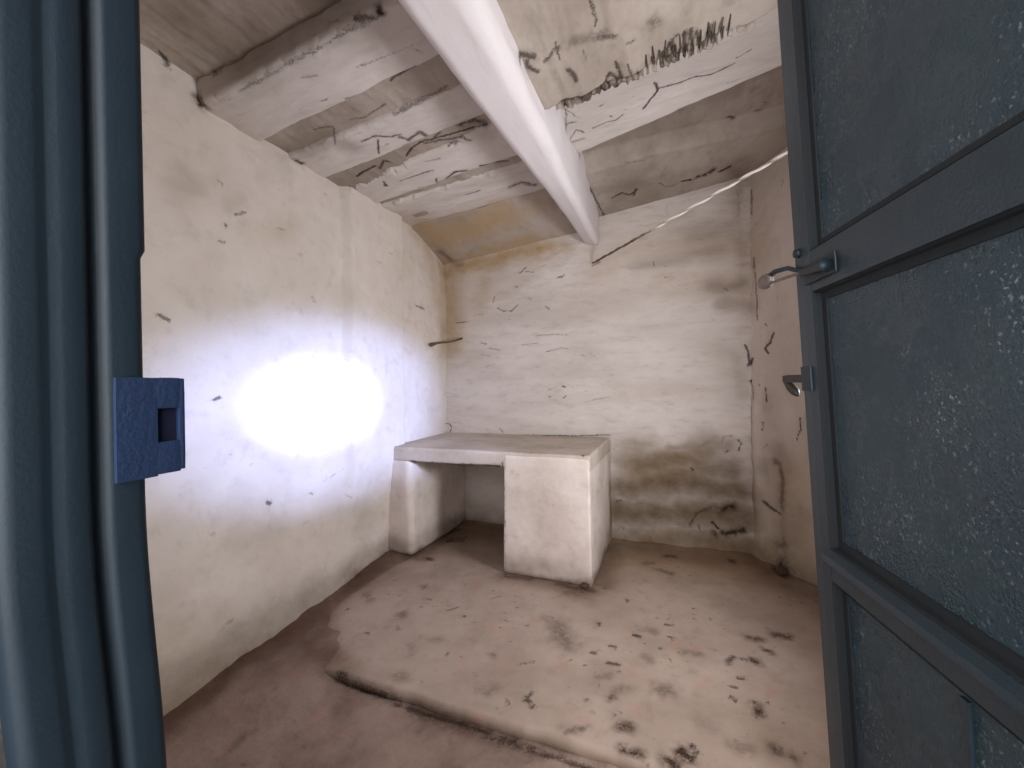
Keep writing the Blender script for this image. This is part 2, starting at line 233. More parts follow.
def grid(u0, u1, v0, v1, res, fn, back=None, hole=None):
    """fn(U,V)->Nx3 surface; back = offset vector giving the slab its thickness; hole=(ua,ub,va,vb)"""
    nu, nv = max(2, int(round((u1-u0)/res))+1), max(2, int(round((v1-v0)/res))+1)
    us, vs = np.linspace(u0, u1, nu), np.linspace(v0, v1, nv)
    if hole:
        us = np.unique(np.append(us, hole[:2])); vs = np.unique(np.append(vs, hole[2:])); nu, nv = len(us), len(vs)
    U, W = np.meshgrid(us, vs, indexing='ij'); P = fn(U.ravel(), W.ravel())
    idx = np.arange(nu*nv).reshape(nu, nv)
    keep = np.ones((nu-1, nv-1), bool)
    if hole:
        uc, vc = (us[1:]+us[:-1])/2, (vs[1:]+vs[:-1])/2
        keep = ~(((uc > hole[0]) & (uc < hole[1]))[:,None] & ((vc > hole[2]) & (vc < hole[3]))[None,:])
    q = np.stack([idx[:-1,:-1], idx[1:,:-1], idx[1:,1:], idx[:-1,1:]], -1)[keep]
    F = [tuple(t) for t in q]
    V = [P]
    if back is not None:
        off = np.array(back, float)
        ring = list(idx[:,0]) + list(idx[-1,1:]) + list(idx[-2::-1,-1]) + list(idx[0,-2:0:-1])
        n0 = len(P); R = P[ring].mean(0); 
        V.append(P[ring] + off)
        n = len(ring)
        for i in range(n): F.append((ring[i], n0+i, n0+(i+1) % n, ring[(i+1) % n]))
        if not hole:
            F.append(tuple(range(n0+n-1, n0-1, -1)))
        else:
            ia, ib = np.searchsorted(us, hole[0]), np.searchsorted(us, hole[1]); ja, jb = np.searchsorted(vs, hole[2]), np.searchsorted(vs, hole[3])
            h = list(idx[ia:ib+1, ja]) + list(idx[ib, ja+1:jb+1]) + list(idx[ib-1:ia-1 if ia > 0 else None:-1, jb]) + list(idx[ia, jb-1:ja:-1])
            m0 = n0+n; V.append(P[h] + off); k = len(h)
            for i in range(k): F.append((h[(i+1) % k], m0+(i+1) % k, m0+i, h[i]))
            oc = [n0, n0+nu-1, n0+nu-1+nv-1, n0+2*(nu-1)+nv-1]; a, b = ib-ia, jb-ja
            ic = [m0, m0+a, m0+a+b, m0+2*a+b]
            for i in range(4): F.append((oc[i], ic[i], ic[(i+1) % 4], oc[(i+1) % 4]))
    return np.vstack(V), F
def block(dims, res, rad, deform, amp=0.0, nscale=8, seed=0, open_faces=()):
    """rounded, gently uneven box; deform maps unit-box coordinates (0..1) to world"""
    L = np.array(dims, float); V = []; F = []; base = 0
    n = [max(2, int(math.ceil(l/res))) for l in L]
    for ax in range(3):
        a, b = [i for i in range(3) if i != ax]
        for side in (0, 1):
            if (ax, side) in open_faces: continue
            A, B = np.meshgrid(np.linspace(0, 1, n[a]+1), np.linspace(0, 1, n[b]+1), indexing='ij')
            P = np.zeros((A.size, 3)); P[:,a] = A.ravel(); P[:,b] = B.ravel(); P[:,ax] = side
            idx = np.arange(A.size).reshape(A.shape) + base; base += A.size
            q = np.stack([idx[:-1,:-1], idx[1:,:-1], idx[1:,1:], idx[:-1,1:]], -1).reshape(-1, 4)
            flip = (side == 0) ^ (ax == 1)
            if flip: q = q[:, ::-1]
            V.append(P); F.append(q)
    V = np.vstack(V); F = np.vstack(F)
    key = np.round(V*1e5).astype(np.int64); _, first, inv = np.unique(key, axis=0, return_index=True, return_inverse=True)
    inv = inv.ravel(); V = V[first]; F = inv[F]
    p = V*L; q = np.clip(p, rad, L-rad); d = p-q; nrm = np.linalg.norm(d, axis=1, keepdims=True); nd = d/np.maximum(nrm, 1e-9)
    p = q + nd*rad
    W = deform(p/L)
    if amp:
        W = W + nd*(fbm(W, nscale, 4, seed)[:,None]*amp)
    return W, F
def boxmap(x0, x1, y0, y1, z0, z1):
    return lambda p: np.stack([x0+(x1-x0)*p[:,0], y0+(y1-y0)*p[:,1], z0+(z1-z0)*p[:,2]], 1)
def simple_box(x0, x1, y0, y1, z0, z1, rad=.003, res=None):
    d = (x1-x0, y1-y0, z1-z0)
    return block(d, res or max(min(d), max(d)/6), min(rad, min(d)*.45), boxmap(x0, x1, y0, y1, z0, z1))
def tube(P, R, n=12, caps=True):
    P = np.array(P, float); m = len(P); R = np.ones(m)*R if np.isscalar(R) else np.array(R, float); V = []; F = []
    T = np.gradient(P, axis=0); T /= np.linalg.norm(T, axis=1, keepdims=True)
    up = np.array([0, 0, 1.0]) if abs(T[0][2]) < .9 else np.array([1.0, 0, 0])
    u = np.cross(T[0], up); u /= np.linalg.norm(u)
    for i in range(m):
        u = u - T[i]*(u@T[i]); u /= np.linalg.norm(u); v = np.cross(T[i], u)
        for k in range(n):
            a = 2*math.pi*k/n; V.append(P[i] + R[i]*(math.cos(a)*u + math.sin(a)*v))
    for i in range(m-1):
        for k in range(n): F.append((i*n+k, i*n+(k+1) % n, (i+1)*n+(k+1) % n, (i+1)*n+k))
    if caps: F.append(tuple(range(n-1, -1, -1))); F.append(tuple((m-1)*n+k for k in range(n)))
    return np.array(V), F
def join(*parts):
    V = []; F = []; b = 0
    for v, f in parts:
        V.append(np.asarray(v)); F += [tuple(int(i)+b for i in t) for t in f]; b += len(v)
    return np.vstack(V), F

# ------------------------------------------------------------------ materials
def lin(c): return tuple(((x/255)/12.92 if x/255 <= .04045 else ((x/255+.055)/1.055)**2.4) for x in c) + (1,)
class NT:
    def __init__(s, name):
        s.m = bpy.data.materials.new(name); s.m.use_nodes = True; s.t = s.m.node_tree; s.N = s.t.nodes; s.b = s.N['Principled BSDF']
        s.co = s.N.new('ShaderNodeNewGeometry').outputs['Position']
    def l(s, a, b): s.t.links.new(a, b)
    def noise(s, scale, detail=4, rough=.55, stretch=None, dist=0.0):
        n = s.N.new('ShaderNodeTexNoise'); n.inputs['Scale'].default_value = scale; n.inputs['Detail'].default_value = detail; n.inputs['Roughness'].default_value = rough; n.inputs['Distortion'].default_value = dist
        c = s.co
        if stretch:
            mp = s.N.new('ShaderNodeMapping'); mp.inputs['Scale'].default_value = stretch; s.l(s.co, mp.inputs[0]); c = mp.outputs[0]
        s.l(c, n.inputs['Vector']); return n.outputs['Fac']
    def attr(s, name):
        a = s.N.new('ShaderNodeAttribute'); a.attribute_name = name; return a.outputs['Fac']
    def math(s, op, a, b=None, clamp=False):
        n = s.N.new('ShaderNodeMath'); n.operation = op; n.use_clamp = clamp
        for i, v in enumerate((a, b)):
            if v is None: continue
            if isinstance(v, (int, float)): n.inputs[i].default_value = v
            else: s.l(v, n.inputs[i])
        return n.outputs[0]
    def ramp(s, v, a, b):
        n = s.N.new('ShaderNodeMapRange'); n.interpolation_type = 'SMOOTHSTEP'
        n.inputs['From Min'].default_value = a; n.inputs['From Max'].default_value = b; s.l(v, n.inputs['Value']); return n.outputs['Result']
    def mix(s, f, a, b):
        n = s.N.new('ShaderNodeMix'); n.data_type = 'RGBA'
        if isinstance(f, (int, float)): n.inputs[0].default_value = f
        else: s.l(f, n.inputs[0])
        for i, v in ((6, a), (7, b)):
            if isinstance(v, tuple): n.inputs[i].default_value = v
            else: s.l(v, n.inputs[i])
        return n.outputs[2]
    def bump(s, h, strength, dist, prev=None):
        n = s.N.new('ShaderNodeBump'); n.inputs['Strength'].default_value = strength; n.inputs['Distance'].default_value = dist; s.l(h, n.inputs['Height'])
        if prev is not None: s.l(prev, n.inputs['Normal'])
        return n.outputs[0]
    def out(s, col, rough, nrm=None, metal=0, spec=.3):
        if isinstance(col, tuple): s.b.inputs['Base Color'].default_value = col
        else: s.l(col, s.b.inputs['Base Color'])
        if isinstance(rough, (int, float)): s.b.inputs['Roughness'].default_value = rough
        else: s.l(rough, s.b.inputs['Roughness'])
        s.b.inputs['Metallic'].default_value = metal; s.b.inputs['Specular IOR Level'].default_value = spec
        if nrm is not None: s.l(nrm, s.b.inputs['Normal'])
        return s.m
def plaster(name, base, alt, ochre=(174,146,108), dirt=(88,66,44), dark=(44,31,25), grime=(62,46,36), blot=.5, dgrain=.9, scratch=0.0, sdir=(1,1,1), spots=0.0, spotcol=(90,72,58), streak=(1,1,1), bump=.35):
    n = NT(name)
    big = n.noise(2.2, 5, .6, streak); mid = n.noise(11, 5, .6, streak); fine = n.noise(85, 4, .6)
    c = n.mix(n.math('MULTIPLY', n.ramp(big, .36, .66), blot), lin(base), lin(alt))
    c = n.mix(n.math('MULTIPLY', n.ramp(mid, .50, .78), .35*blot+.08), c, lin(tuple(int(x*.80) for x in alt)))
    if spots:
        sp = n.ramp(n.noise(26, 3, .5), .62, .72); gate = n.ramp(n.noise(3.1, 3, .5), .44, .6)
        c = n.mix(n.math('MULTIPLY', n.math('MULTIPLY', sp, gate), spots), c, lin(spotcol))
        pk = n.ramp(n.noise(7.3, 2, .5), .60, .74); c = n.mix(n.math('MULTIPLY', pk, .35), c, lin((178,128,112)))
    oc = n.math('MULTIPLY', n.attr('ochre'), n.math('ADD', n.math('MULTIPLY', n.noise(14, 5, .65), 1.0), .5), True)
    c = n.mix(oc, c, lin(ochre))
    di = n.math('MULTIPLY', n.attr('dirt'), n.math('ADD', n.math('MULTIPLY', n.noise(9, 6, .7), dgrain), .8-dgrain*.35), True)
    c = n.mix(di, c, lin(dirt))
    c = n.mix(n.math('MULTIPLY', n.ramp(fine, .58, .80), .18), c, lin(tuple(int(x*.62) for x in alt)))
    if scratch:
        sn = n.ramp(n.noise(1.0, 5, .62, sdir), .655, .70); gt = n.ramp(n.noise(2.3, 3, .55), .42, .60)
        c = n.mix(n.math('MULTIPLY', n.math('MULTIPLY', sn, gt), scratch), c, lin((104,88,78)))
    gr = n.math('MULTIPLY', n.attr('grime'), n.math('MULTIPLY', n.ramp(n.noise(48, 5, .7), .20, .56), 1.25), True)
    c = n.mix(gr, c, lin(grime))
    dk = n.ramp(n.math('ADD', n.attr('dark'), n.math('MULTIPLY', n.math('SUBTRACT', n.noise(115, 5, .75), .5), 2.2)), .26, .60)
    dk = n.math('MULTIPLY', dk, n.math('GREATER_THAN', n.attr('dark'), .02))
    c = n.mix(n.math('MULTIPLY', dk, n.math('ADD', n.math('MULTIPLY', n.attr('dark'), .8), .2), True), c, lin(dark))
    b = n.bump(mid, bump, .02); b = n.bump(fine, bump*.6, .004, b)
    b = n.bump(n.math('MULTIPLY', dk, -1.0), .6, .01, b)
    return n.out(c, .95, b, spec=.1)
WHITE = plaster('whitewash_left', (222,212,204), (208,196,185), blot=.6, scratch=.30, sdir=(12,8,16), dirt=(110,92,70), dgrain=.6)
WHITE_B = plaster('whitewash_back', (218,209,203), (198,187,178), blot=.8, streak=(.6,1,1.8), scratch=.55, sdir=(9,9,34), dirt=(98,77,50), dgrain=.5)
WHITE_R = plaster('whitewash_right', (206,194,184), (184,170,156), blot=.8, streak=(1,.6,.4), scratch=.4, sdir=(14,14,7), dirt=(110,88,66), dgrain=.6)
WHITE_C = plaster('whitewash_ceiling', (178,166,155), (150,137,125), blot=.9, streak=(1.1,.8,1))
WHITE_J = plaster('whitewash_joist', (212,203,197), (190,179,172), blot=.7, streak=(.4,1.4,1), scratch=.6, sdir=(7,30,30))
WHITE_M = plaster('whitewash_beam', (226,218,218), (214,205,205), blot=.5, streak=(2,.3,1), bump=.12)
WHITE_S = plaster('whitewash_bench', (230,218,211), (206,192,182), blot=.9, scratch=.25, sdir=(10,10,5), bump=.2)
BENCHTOP = plaster('worn_bench_top', (206,194,182), (180,166,150), blot=.9, bump=.2)
SLABM = plaster('worn_screed', (174,156,143), (152,134,121), dirt=(96,72,50), dark=(46,32,26), blot=.8, dgrain=.6, spots=.75, spotcol=(96,76,64), bump=.3)
FLOORM = plaster('earth_floor', (150,130,118), (116,95,85), dirt=(78,56,44), blot=1.0, spots=.35, spotcol=(70,50,42), bump=.6)

def paint(name, base, alt, rough, bumps=.35, spec=.5, glints=False):
    n = NT(name)
    big = n.noise(3, 4, .6); grain = n.noise(9, 5, .65, (6, 6, .5)); fine = n.noise(210, 3, .6)
    c = n.mix(n.ramp(big, .35, .65), lin(base), lin(alt))
    c = n.mix(n.math('MULTIPLY', n.ramp(grain, .55, .8), .35), c, lin(tuple(int(x*.7) for x in base)))
    b = n.bump(grain, bumps*.5, .004); b = n.bump(fine, bumps, .0030, b)
    if glints:      # glossy patches in dull paint; reflected glints painted in as pale specks
        fl = n.ramp(n.noise(260, 2, .5), .60, .66); fg = n.ramp(n.noise(9, 3, .6), .42, .60)
        pale_glint = n.math('MULTIPLY', n.ramp(n.noise(150, 3, .62), .605, .645), n.ramp(n.noise(4.2, 4, .6), .44, .60)); c = n.mix(n.math('MULTIPLY', pale_glint, .8), c, lin((112,132,138)))
        rough = n.math('SUBTRACT', rough, n.math('MULTIPLY', fg, rough-.07))
    return n.out(c, rough, b, spec=spec)
BLUE = paint('blue_green_paint', (26,42,52), (32,48,56), .42)
BLUE_P = paint('blue_panel_paint', (24,46,58), (30,54,62), .55, .9, .7, True)
BLUE_F = paint('blue_frame_paint', (19,37,50), (25,44,56), .6, .12)
MOULD_SHADE = paint('moulding_painted_shade', (12,20,26), (14,24,30), .8)  # near-black colour stands in for shade in the panel recess
BLUE_K = paint('blue_keep_paint', (32,50,82), (38,56,88), .5)
def plain(name, col, rough, metal=0, sc=40, v=.25):
    n = NT(name); f = n.noise(sc, 4, .6)
    c = n.mix(n.math('MULTIPLY', n.ramp(f, .4, .7), v*2), lin(col), lin(tuple(int(x*.6) for x in col)))
    return n.out(c, rough, n.bump(f, .2, .002), metal=metal, spec=.4)
HOLE = plain('dark_recess', (14,22,52), .9)
METAL = plain('dull_metal', (128,116,110), .45, .5)
IRON = plain('painted_iron', (34,46,54), .5, .2)
BROWN = plain('brown_handle', (50,43,39), .6, 0)
def wire_mat(name, pale, dull):
    n = NT(name); sx = n.N.new('ShaderNodeSeparateXYZ'); n.l(n.co, sx.inputs[0])
    f = n.ramp(n.math('ADD', sx.outputs[0], n.math('MULTIPLY', n.noise(14, 3, .6), .5)), -.05, .22)
    return n.out(n.mix(f, lin(dull), lin(pale)), .6)
WIRE = wire_mat('pale_wire', (252,246,238), (120,100,86)); RUST = wire_mat('dull_wire', (190,174,160), (70,56,48))
WOOD = plain('old_wood', (112,92,72), .8, 0, 60, .5)
CLOD = plain('dry_earth', (84,60,48), .95, 0, 60, .4)
REED = plain('bare_reed', (84,70,60), .9, 0, 90, .6)
STONE = plain('threshold_stone', (120,110,100), .9)

# ------------------------------------------------------------------ room shell
def left_fn(Y, Z):
    P0 = np.stack([np.full_like(Y, XL), Y, Z], 1)
    x = XL + .020*fbm(P0, 2.5, 4, 1) + .008*fbm(P0, (1,9,12), 4, 2)
    x += .06*(smooth(2.14, 2.21, Y) - .8*smooth(2.72, 2.79, Y))*smooth(.2, .9, Z)          # shallow pilaster
    x += .10*np.exp(-(np.clip(Z, 0, 9)/.30)**1.3)*smooth(2.7, 1.2, Y)                        # battered foot
    x += .03*np.exp(-((Z+.04)/.06)**2)
    x -= .012*np.exp(-(((Y-1.75)/.3)**2 + ((Z-.9)/.2)**2))
    return np.stack([x, Y, Z], 1)
tag(mesh_obj('wall_left', *grid(.15, 3.52, -.06, 2.80, .009, left_fn, back=(-.3, 0, 0)), WHITE, marks_=True), kind='structure')

def back_fn(X, Z):
    P0 = np.stack([X, np.full_like(X, YB), Z], 1)
    y = YB + .014*fbm(P0, 2.6, 3, 5) + .016*fbm(P0, (5,1,11), 4, 6)*smooth(0, .5, fbm(P0, 1.6, 2, 9)+.35)
    y -= .02*smooth(1.15, .6, Z)*smooth(-.6, -.3, X)*(.5+.8*fbm(P0, 7, 4, 8)) + .05*np.exp(-((Z)/.10)**2)
    rx = np.exp(-((X-.47)/.06)**2); y += .02*rx*fbm(P0, 14, 3, 12)
    return np.stack([X, y, Z], 1)
tag(mesh_obj('wall_back', *grid(-2.10, .62, -.06, 2.90, .0068, back_fn, back=(0, .3, 0)), WHITE_B, marks_=True), kind='structure')

XF = 0.98                                        # the right wall bends away from the far corner, then runs back to the doorway
_pth = np.array([(.46, 3.495), (.80, 3.10), (.90, 2.99), (.96, 2.88), (.98, 2.74), (.98, 1.40), (.98, .15)])
_pl = np.concatenate([[0], np.cumsum(np.linalg.norm(np.diff(_pth, axis=0), axis=1))])
def right_fn(S_, Z):
    X = np.interp(S_, _pl, _pth[:,0]); Y = np.interp(S_, _pl, _pth[:,1])
    P0 = np.stack([X, Y, Z], 1)
    d = .012*fbm(P0, 3, 4, 15) + .008*fbm(P0, 14, 3, 16)
    d -= .035*np.exp(-((S_-.10)/.05)**2)*smooth(1.45, 1.0, Z)*smooth(.0, .5, Z) - .02*np.exp(-((S_-.24)/.05)**2)*smooth(.95, .6, Z)
    d -= .06*np.exp(-(Z/.10)**2)
    k = smooth(.5, .9, S_); nx, ny = .76*(1-k)+k, .65*(1-k)
    return np.stack([X + d*nx, Y + d*ny, Z], 1)
_s0 = _pl[4]; _w0, _w1 = _s0 + (2.74-1.82), _s0 + (2.74-1.30)
V, Fc = grid(0, _pl[-1], -.06, 3.05, .0095, right_fn, back=(.3, .02, 0), hole=(_w0, _w1, 1.02, 1.58))
tag(mesh_obj('wall_right', V, [tuple(reversed(f)) for f in Fc], WHITE_R, marks_=True), kind='structure')

def front_fn(X, Z):
    P0 = np.stack([X, np.full_like(X, .16), Z], 1)
    return np.stack([X, .16 + .008*fbm(P0, 3, 3, 21), Z], 1)
tag(mesh_obj('wall_front', *grid(-2.30, 1.28, -.06, 2.95, .04, front_fn, back=(0, -.42, 0), hole=(-.463, .463, -.0, 2.22)), WHITE, marks_=True), kind='structure')

# ceiling plaster between the joists, coming down in a cove over the far wall
def ceil_fn(X, Y):
    zc = ZB0 + SL*(X+2) + .11; P0 = np.stack([X, Y, zc], 1)
    zc0 = zc
    low = 2.50 + .16*(X+.5) + .02*smooth(1.62, 1.48, Y) - .006*np.sin(X*31)*smooth(1.6, 1.8, Y)
    ragged = 1.86 + .012*fbm(np.stack([X, X*0, X*0], 1), 26, 3, 34)
    kr = smooth(-.66, -.58, X)*(1-smooth(-.004, .004, Y-ragged))
    zc = zc - (.082 + .016*np.maximum(smooth(-1.95, -1.35, X), smooth(1.8, 1.95, Y)))*smooth(1.36, 1.52, Y)*smooth(-.60, -.68, X)
    zc = zc*(1-kr) + low*kr
    z = zc + .018*fbm(P0, 4, 4, 31)*(1-.6*kr) + .006*fbm(P0, (30,4,1), 3, 32)
    zw_l = 2.37 + .10*(X+2.05); zw_r = 2.60 + .115*(X+.53)
    zc = zc0
    lft = (zc-.115) + (zw_l-(zc-.115))*np.clip((Y-2.93)/.50, 0, 1.15)
    lft = np.where(Y > 2.86, lft, zc) ; lft = zc + (lft-zc)*smooth(2.86, 2.94, Y)
    y0 = 2.83 + .16*np.clip((X+.53)/1.0, 0, 1)
    rgt = (zc-.10) + (zw_r-(zc-.10))*np.clip((Y-y0)/(3.44-y0), 0, 1.1); rgt = zc + (rgt-zc)*smooth(y0-.05, y0+.01, Y)
    m = smooth(-.68, -.60, X)
    cv = lft*(1-m) + rgt*m; k = smooth(2.80, 2.9, Y)
    z = np.where(k > 0, z*(1-k), z) + np.where(k > 0, 1, 0)*(cv + .006*fbm(P0, 12, 3, 33))*k
    return np.stack([X, Y, z], 1)[:, [0,1,2]]
V, Fc = grid(-2.10, 1.15, .10, 3.52, .0075, ceil_fn, back=(0, 0, .25))
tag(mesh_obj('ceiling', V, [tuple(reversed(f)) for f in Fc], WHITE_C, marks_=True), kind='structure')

def floor_fn(X, Y):
    P0 = np.stack([X, Y, np.zeros_like(X)], 1)
    z = -.048 + .012*fbm(P0, 4, 4, 41) + .006*fbm(P0, 22, 3, 42) + .03*np.exp(-((X-XL)/.12)**2) + .040*smooth(-1.40, -1.56, X)*smooth(1.0, 1.45, Y)
    return np.stack([X, Y, z], 1)
tag(mesh_obj('floor', *grid(-2.10, 1.15, -.25, 3.50, .02, floor_fn, back=(0, 0, -.15)), FLOORM, marks_=True), kind='structure')

# raised screed slab covering the far part of the floor
def slab_fn(X, Yn):
    P0 = np.stack([X, Yn, np.zeros_like(X)], 1)
    y0 = 1.445 + .010*fbm(np.stack([X, X*0, X*0], 1), 9, 4, 45) 
    yf = 3.44 - .36/.34*np.clip(X-.50, 0, .5); Y = y0 + (yf-y0)*Yn
    P1 = np.stack([X, Y, X*0], 1)
    z = .004*fbm(P1, 6, 4, 46)
    edge = smooth(-1.43, -1.56, X + .10*fbm(P1, 5, 3, 48) + .36*smooth(.0, .22, Yn))
    z = z - .022*edge + .025*np.exp(-((X-XL)/.10)**2) + .02*np.exp(-((Y-YB)/.10)**2) + .02*np.exp(-((Y-yf)/.06)**2)
    z -= .004*np.exp(-((Y-y0)/.006)**2)
    return np.stack([X, Y, z], 1)
V, Fc = grid(-2.00, 1.0, 0, 1, .0105, slab_fn, back=(0, 0, -.05))
o = mesh_obj('floor_slab', V, Fc, SLABM, origin=(0,0,0), marks_=True)
tag(o, 'raised pale screed covering the far part of the floor, blotched and broken-edged', 'slab', kind='thing')

# ------------------------------------------------------------------ joists and the main beam
def quad_map(xa, xb, ya, yb, za, zb, ya2, yb2, dz=0.0):
    """x from xa to xb; near edge ya->yb, far edge ya2->yb2, underside follows the joist plane"""
    def f(p):
        X = xa + (xb-xa)*p[:,0]; yn = ya + (yb-ya)*p[:,0]; yf = ya2 + (yb2-ya2)*p[:,0]
        Y = yn + (yf-yn)*p[:,1]; zb_ = ZB0 + SL*(X+2) + dz
        return np.stack([X, Y, zb_ + (za)*p[:,2]], 1)
    return f
JO = [  # xa, xb, near(left,right), far(left,right), dz, label
 (-2.06,-.72, 1.277,1.277, 1.60,1.56, 0.0, 'whitewashed ceiling joist nearest the door, left of the main beam'),
 (-2.06,-.72, 1.755,1.755, 2.04,1.98, 0.0, 'whitewashed ceiling joist second from the door, left of the main beam'),
 (-2.06,-.70, 2.20,2.06, 2.46,2.44, 0.0, 'whitewashed ceiling joist with flaking edge, third from the door on the left'),
 (-2.06,-.69, 2.50,2.52, 2.92,2.93, 0.0, 'whitewashed ceiling joist on the left nearest the ochre-stained far wall'),
 (-.60, 1.06, 1.90,1.88, 2.63,2.27, 0.0, 'wide plastered joist right of the main beam with torn ragged plaster edge')]
joists = []
for i, (xa, xb, n0, n1, f0, f1, dz, lb) in enumerate(JO):
    fn = quad_map(xa, xb, n0, n1, .16, .16, f0, f1, dz)
    V, Fc = block((xb-xa, f0-n0, .16), .0068, .026, fn, amp=.012, nscale=(5,9,9), seed=60+i)
    # ragged plaster: small uneven steps along the near lower edge
    ed = np.exp(-((V[:,1]-(n0+(n1-n0)*np.clip((V[:,0]-xa)/(xb-xa),0,1)))/.05)**2)
    V[:,2] += ed*.010*np.where(fbm(V, (18,10,10), 3, 90+i) > .05, 1, -.3)*(1.0 if i in (2,3,4) else .3)
    o = mesh_obj('ceiling_joist', V, Fc, WHITE_J, origin=(xa, n0, ZB0 + SL*(xa+2)), marks_=True)
    tag(o, lb, 'joist', 'plastered ceiling joists', 'thing'); joists.append(o)

# torn plaster fringe hanging along the near face of the right joist
xs = np.linspace(-.50, .30, 74); V = []; Fq = []
h = .5+.5*fbm(np.stack([xs*30, xs*0, xs*0], 1), 1, 2, 7)
for i, x in enumerate(xs):
    yn = 1.862; zb = 2.50 + .16*(x+.5)
    top = zb + .075; yt = yn + .004
    L_ = .066 + .035*h[i] + .012*math.sin(i*2.9)*h[(i*3) % 74]
    for k, (t, th) in enumerate(((0, .004), (.55, .010), (1, .016))):
        z = top - L_*t; y = yt + .012*t - .008*math.sin(i*1.7)*t
        V += [(x, y, z), (x, y + .006, z)]
for i in range(len(xs)-1):
    a, b = i*6, (i+1)*6
    gap = (i*7919 % 13) in (2, 5, 9) and i > 30
    for k in range(2):
        if gap and k == 1: continue
        Fq += [(a+2*k, a+2*k+2, b+2*k+2, b+2*k), (a+2*k+1, b+2*k+1, b+2*k+3, a+2*k+3)]
    kk = 2 if not gap else 1
    Fq += [(a+2*kk, a+2*kk+1, b+2*kk+1, b+2*kk)]
V = np.array(V)
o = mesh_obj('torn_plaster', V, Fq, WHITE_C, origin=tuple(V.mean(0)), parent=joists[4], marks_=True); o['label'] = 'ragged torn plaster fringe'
reeds = []
for k in range(20):
    x = -.10 + .0160*k + .006*math.sin(k*2.3); yn = 1.85; zb = 2.50 + .16*(x+.5)
    reeds.append(tube([(x, yn-.065-.03*math.sin(k*4.1), zb-.001), (x+.004*math.sin(k), yn-.03, zb-.004), (x+.003*math.sin(k*1.3), yn+.008+.012*math.sin(k*5.0), zb-.006-.010*math.sin(k*3.0)**2)], [.002, .0035, .0015], 6))
V, Fc = join(*reeds)
o = mesh_obj('reed_fringe', V, Fc, REED, origin=tuple(V.mean(0)), parent=joists[4]); o['label'] = 'bare reeds behind the torn plaster'; o['kind'] = 'stuff'

def beam_map(p):
    t = p[:,1]; Y = .12 + 3.36*t
    xl = -.815 + .11*t + .006*np.sin(Y*3.1); xr = -.525 - .035*t - .012*smooth(2.1, 2.3, Y)
    zb = 2.405 - .06*t
    X = xl + (xr-xl)*p[:,0]; Z = zb + .46*p[:,2] + .05*(1-p[:,2])*(1-p[:,0])*smooth(.2, 1, t)
    return np.stack([X, Y, Z], 1)
V, Fc = block((.24, 3.36, .46), .012, .065, beam_map, amp=.009, nscale=(6,2.5,6), seed=77)
o = mesh_obj('ceiling_beam', V, Fc, WHITE_M, origin=(-.67, .12, 2.38), marks_=True)
tag(o, 'thick whitewashed main beam running from above the doorway to the far wall', 'beam', kind='thing')

# ------------------------------------------------------------------ masonry bench
bench = tag(empty('masonry_bench', (-1.28, 3.02, 0)), 'whitewashed masonry bench with open niche, built against the far left corner', 'bench')
V, Fc = block((1.56, .88, .105), .0105, .014, boxmap(-2.01, -.510, 2.592, 3.445, .695, .80), amp=.004, nscale=5, seed=101)
V[:,2] += .012*np.clip((V[:,1]-2.6)/.85, 0, 1)*(V[:,2] > .74)
mesh_obj('bench_top', V, Fc, BENCHTOP, origin=(-1.28, 3.02, .70), parent=bench, marks_=True)
def rb_map(p):
    X = -1.085 + .572*p[:,0]; Z = .0 + .785*p[:,2]; Y = 2.588 + .855*p[:,1] - .016*(1-p[:,2])*(1-p[:,1])
    return np.stack([X + .012*(1-p[:,2])*(2*p[:,0]-1)*.6, Y, Z], 1)
V, Fc = block((.567, .85, .735), .0105, .016, rb_map, amp=.008, nscale=4, seed=102)
o = mesh_obj('support_block', V, Fc, WHITE_S, origin=(-.80, 3.02, 0), parent=bench, marks_=True); o['label'] = 'wide solid right-hand support'
def lb_map(p):
    X = -2.07 + .245*p[:,0]; Z = .0 + .715*p[:,2]; Y = 2.586 + .855*p[:,1]
    return np.stack([X + .02*(1-p[:,2])*p[:,0], Y, Z], 1)
V, Fc = block((.245, .86, .715), .0105, .045, lb_map, amp=.008, nscale=4, seed=103)
o = mesh_obj('support_leg', V, Fc, WHITE_S, origin=(-1.94, 3.02, 0), parent=bench, marks_=True); o['label'] = 'narrow left-hand support rounded at the edge'

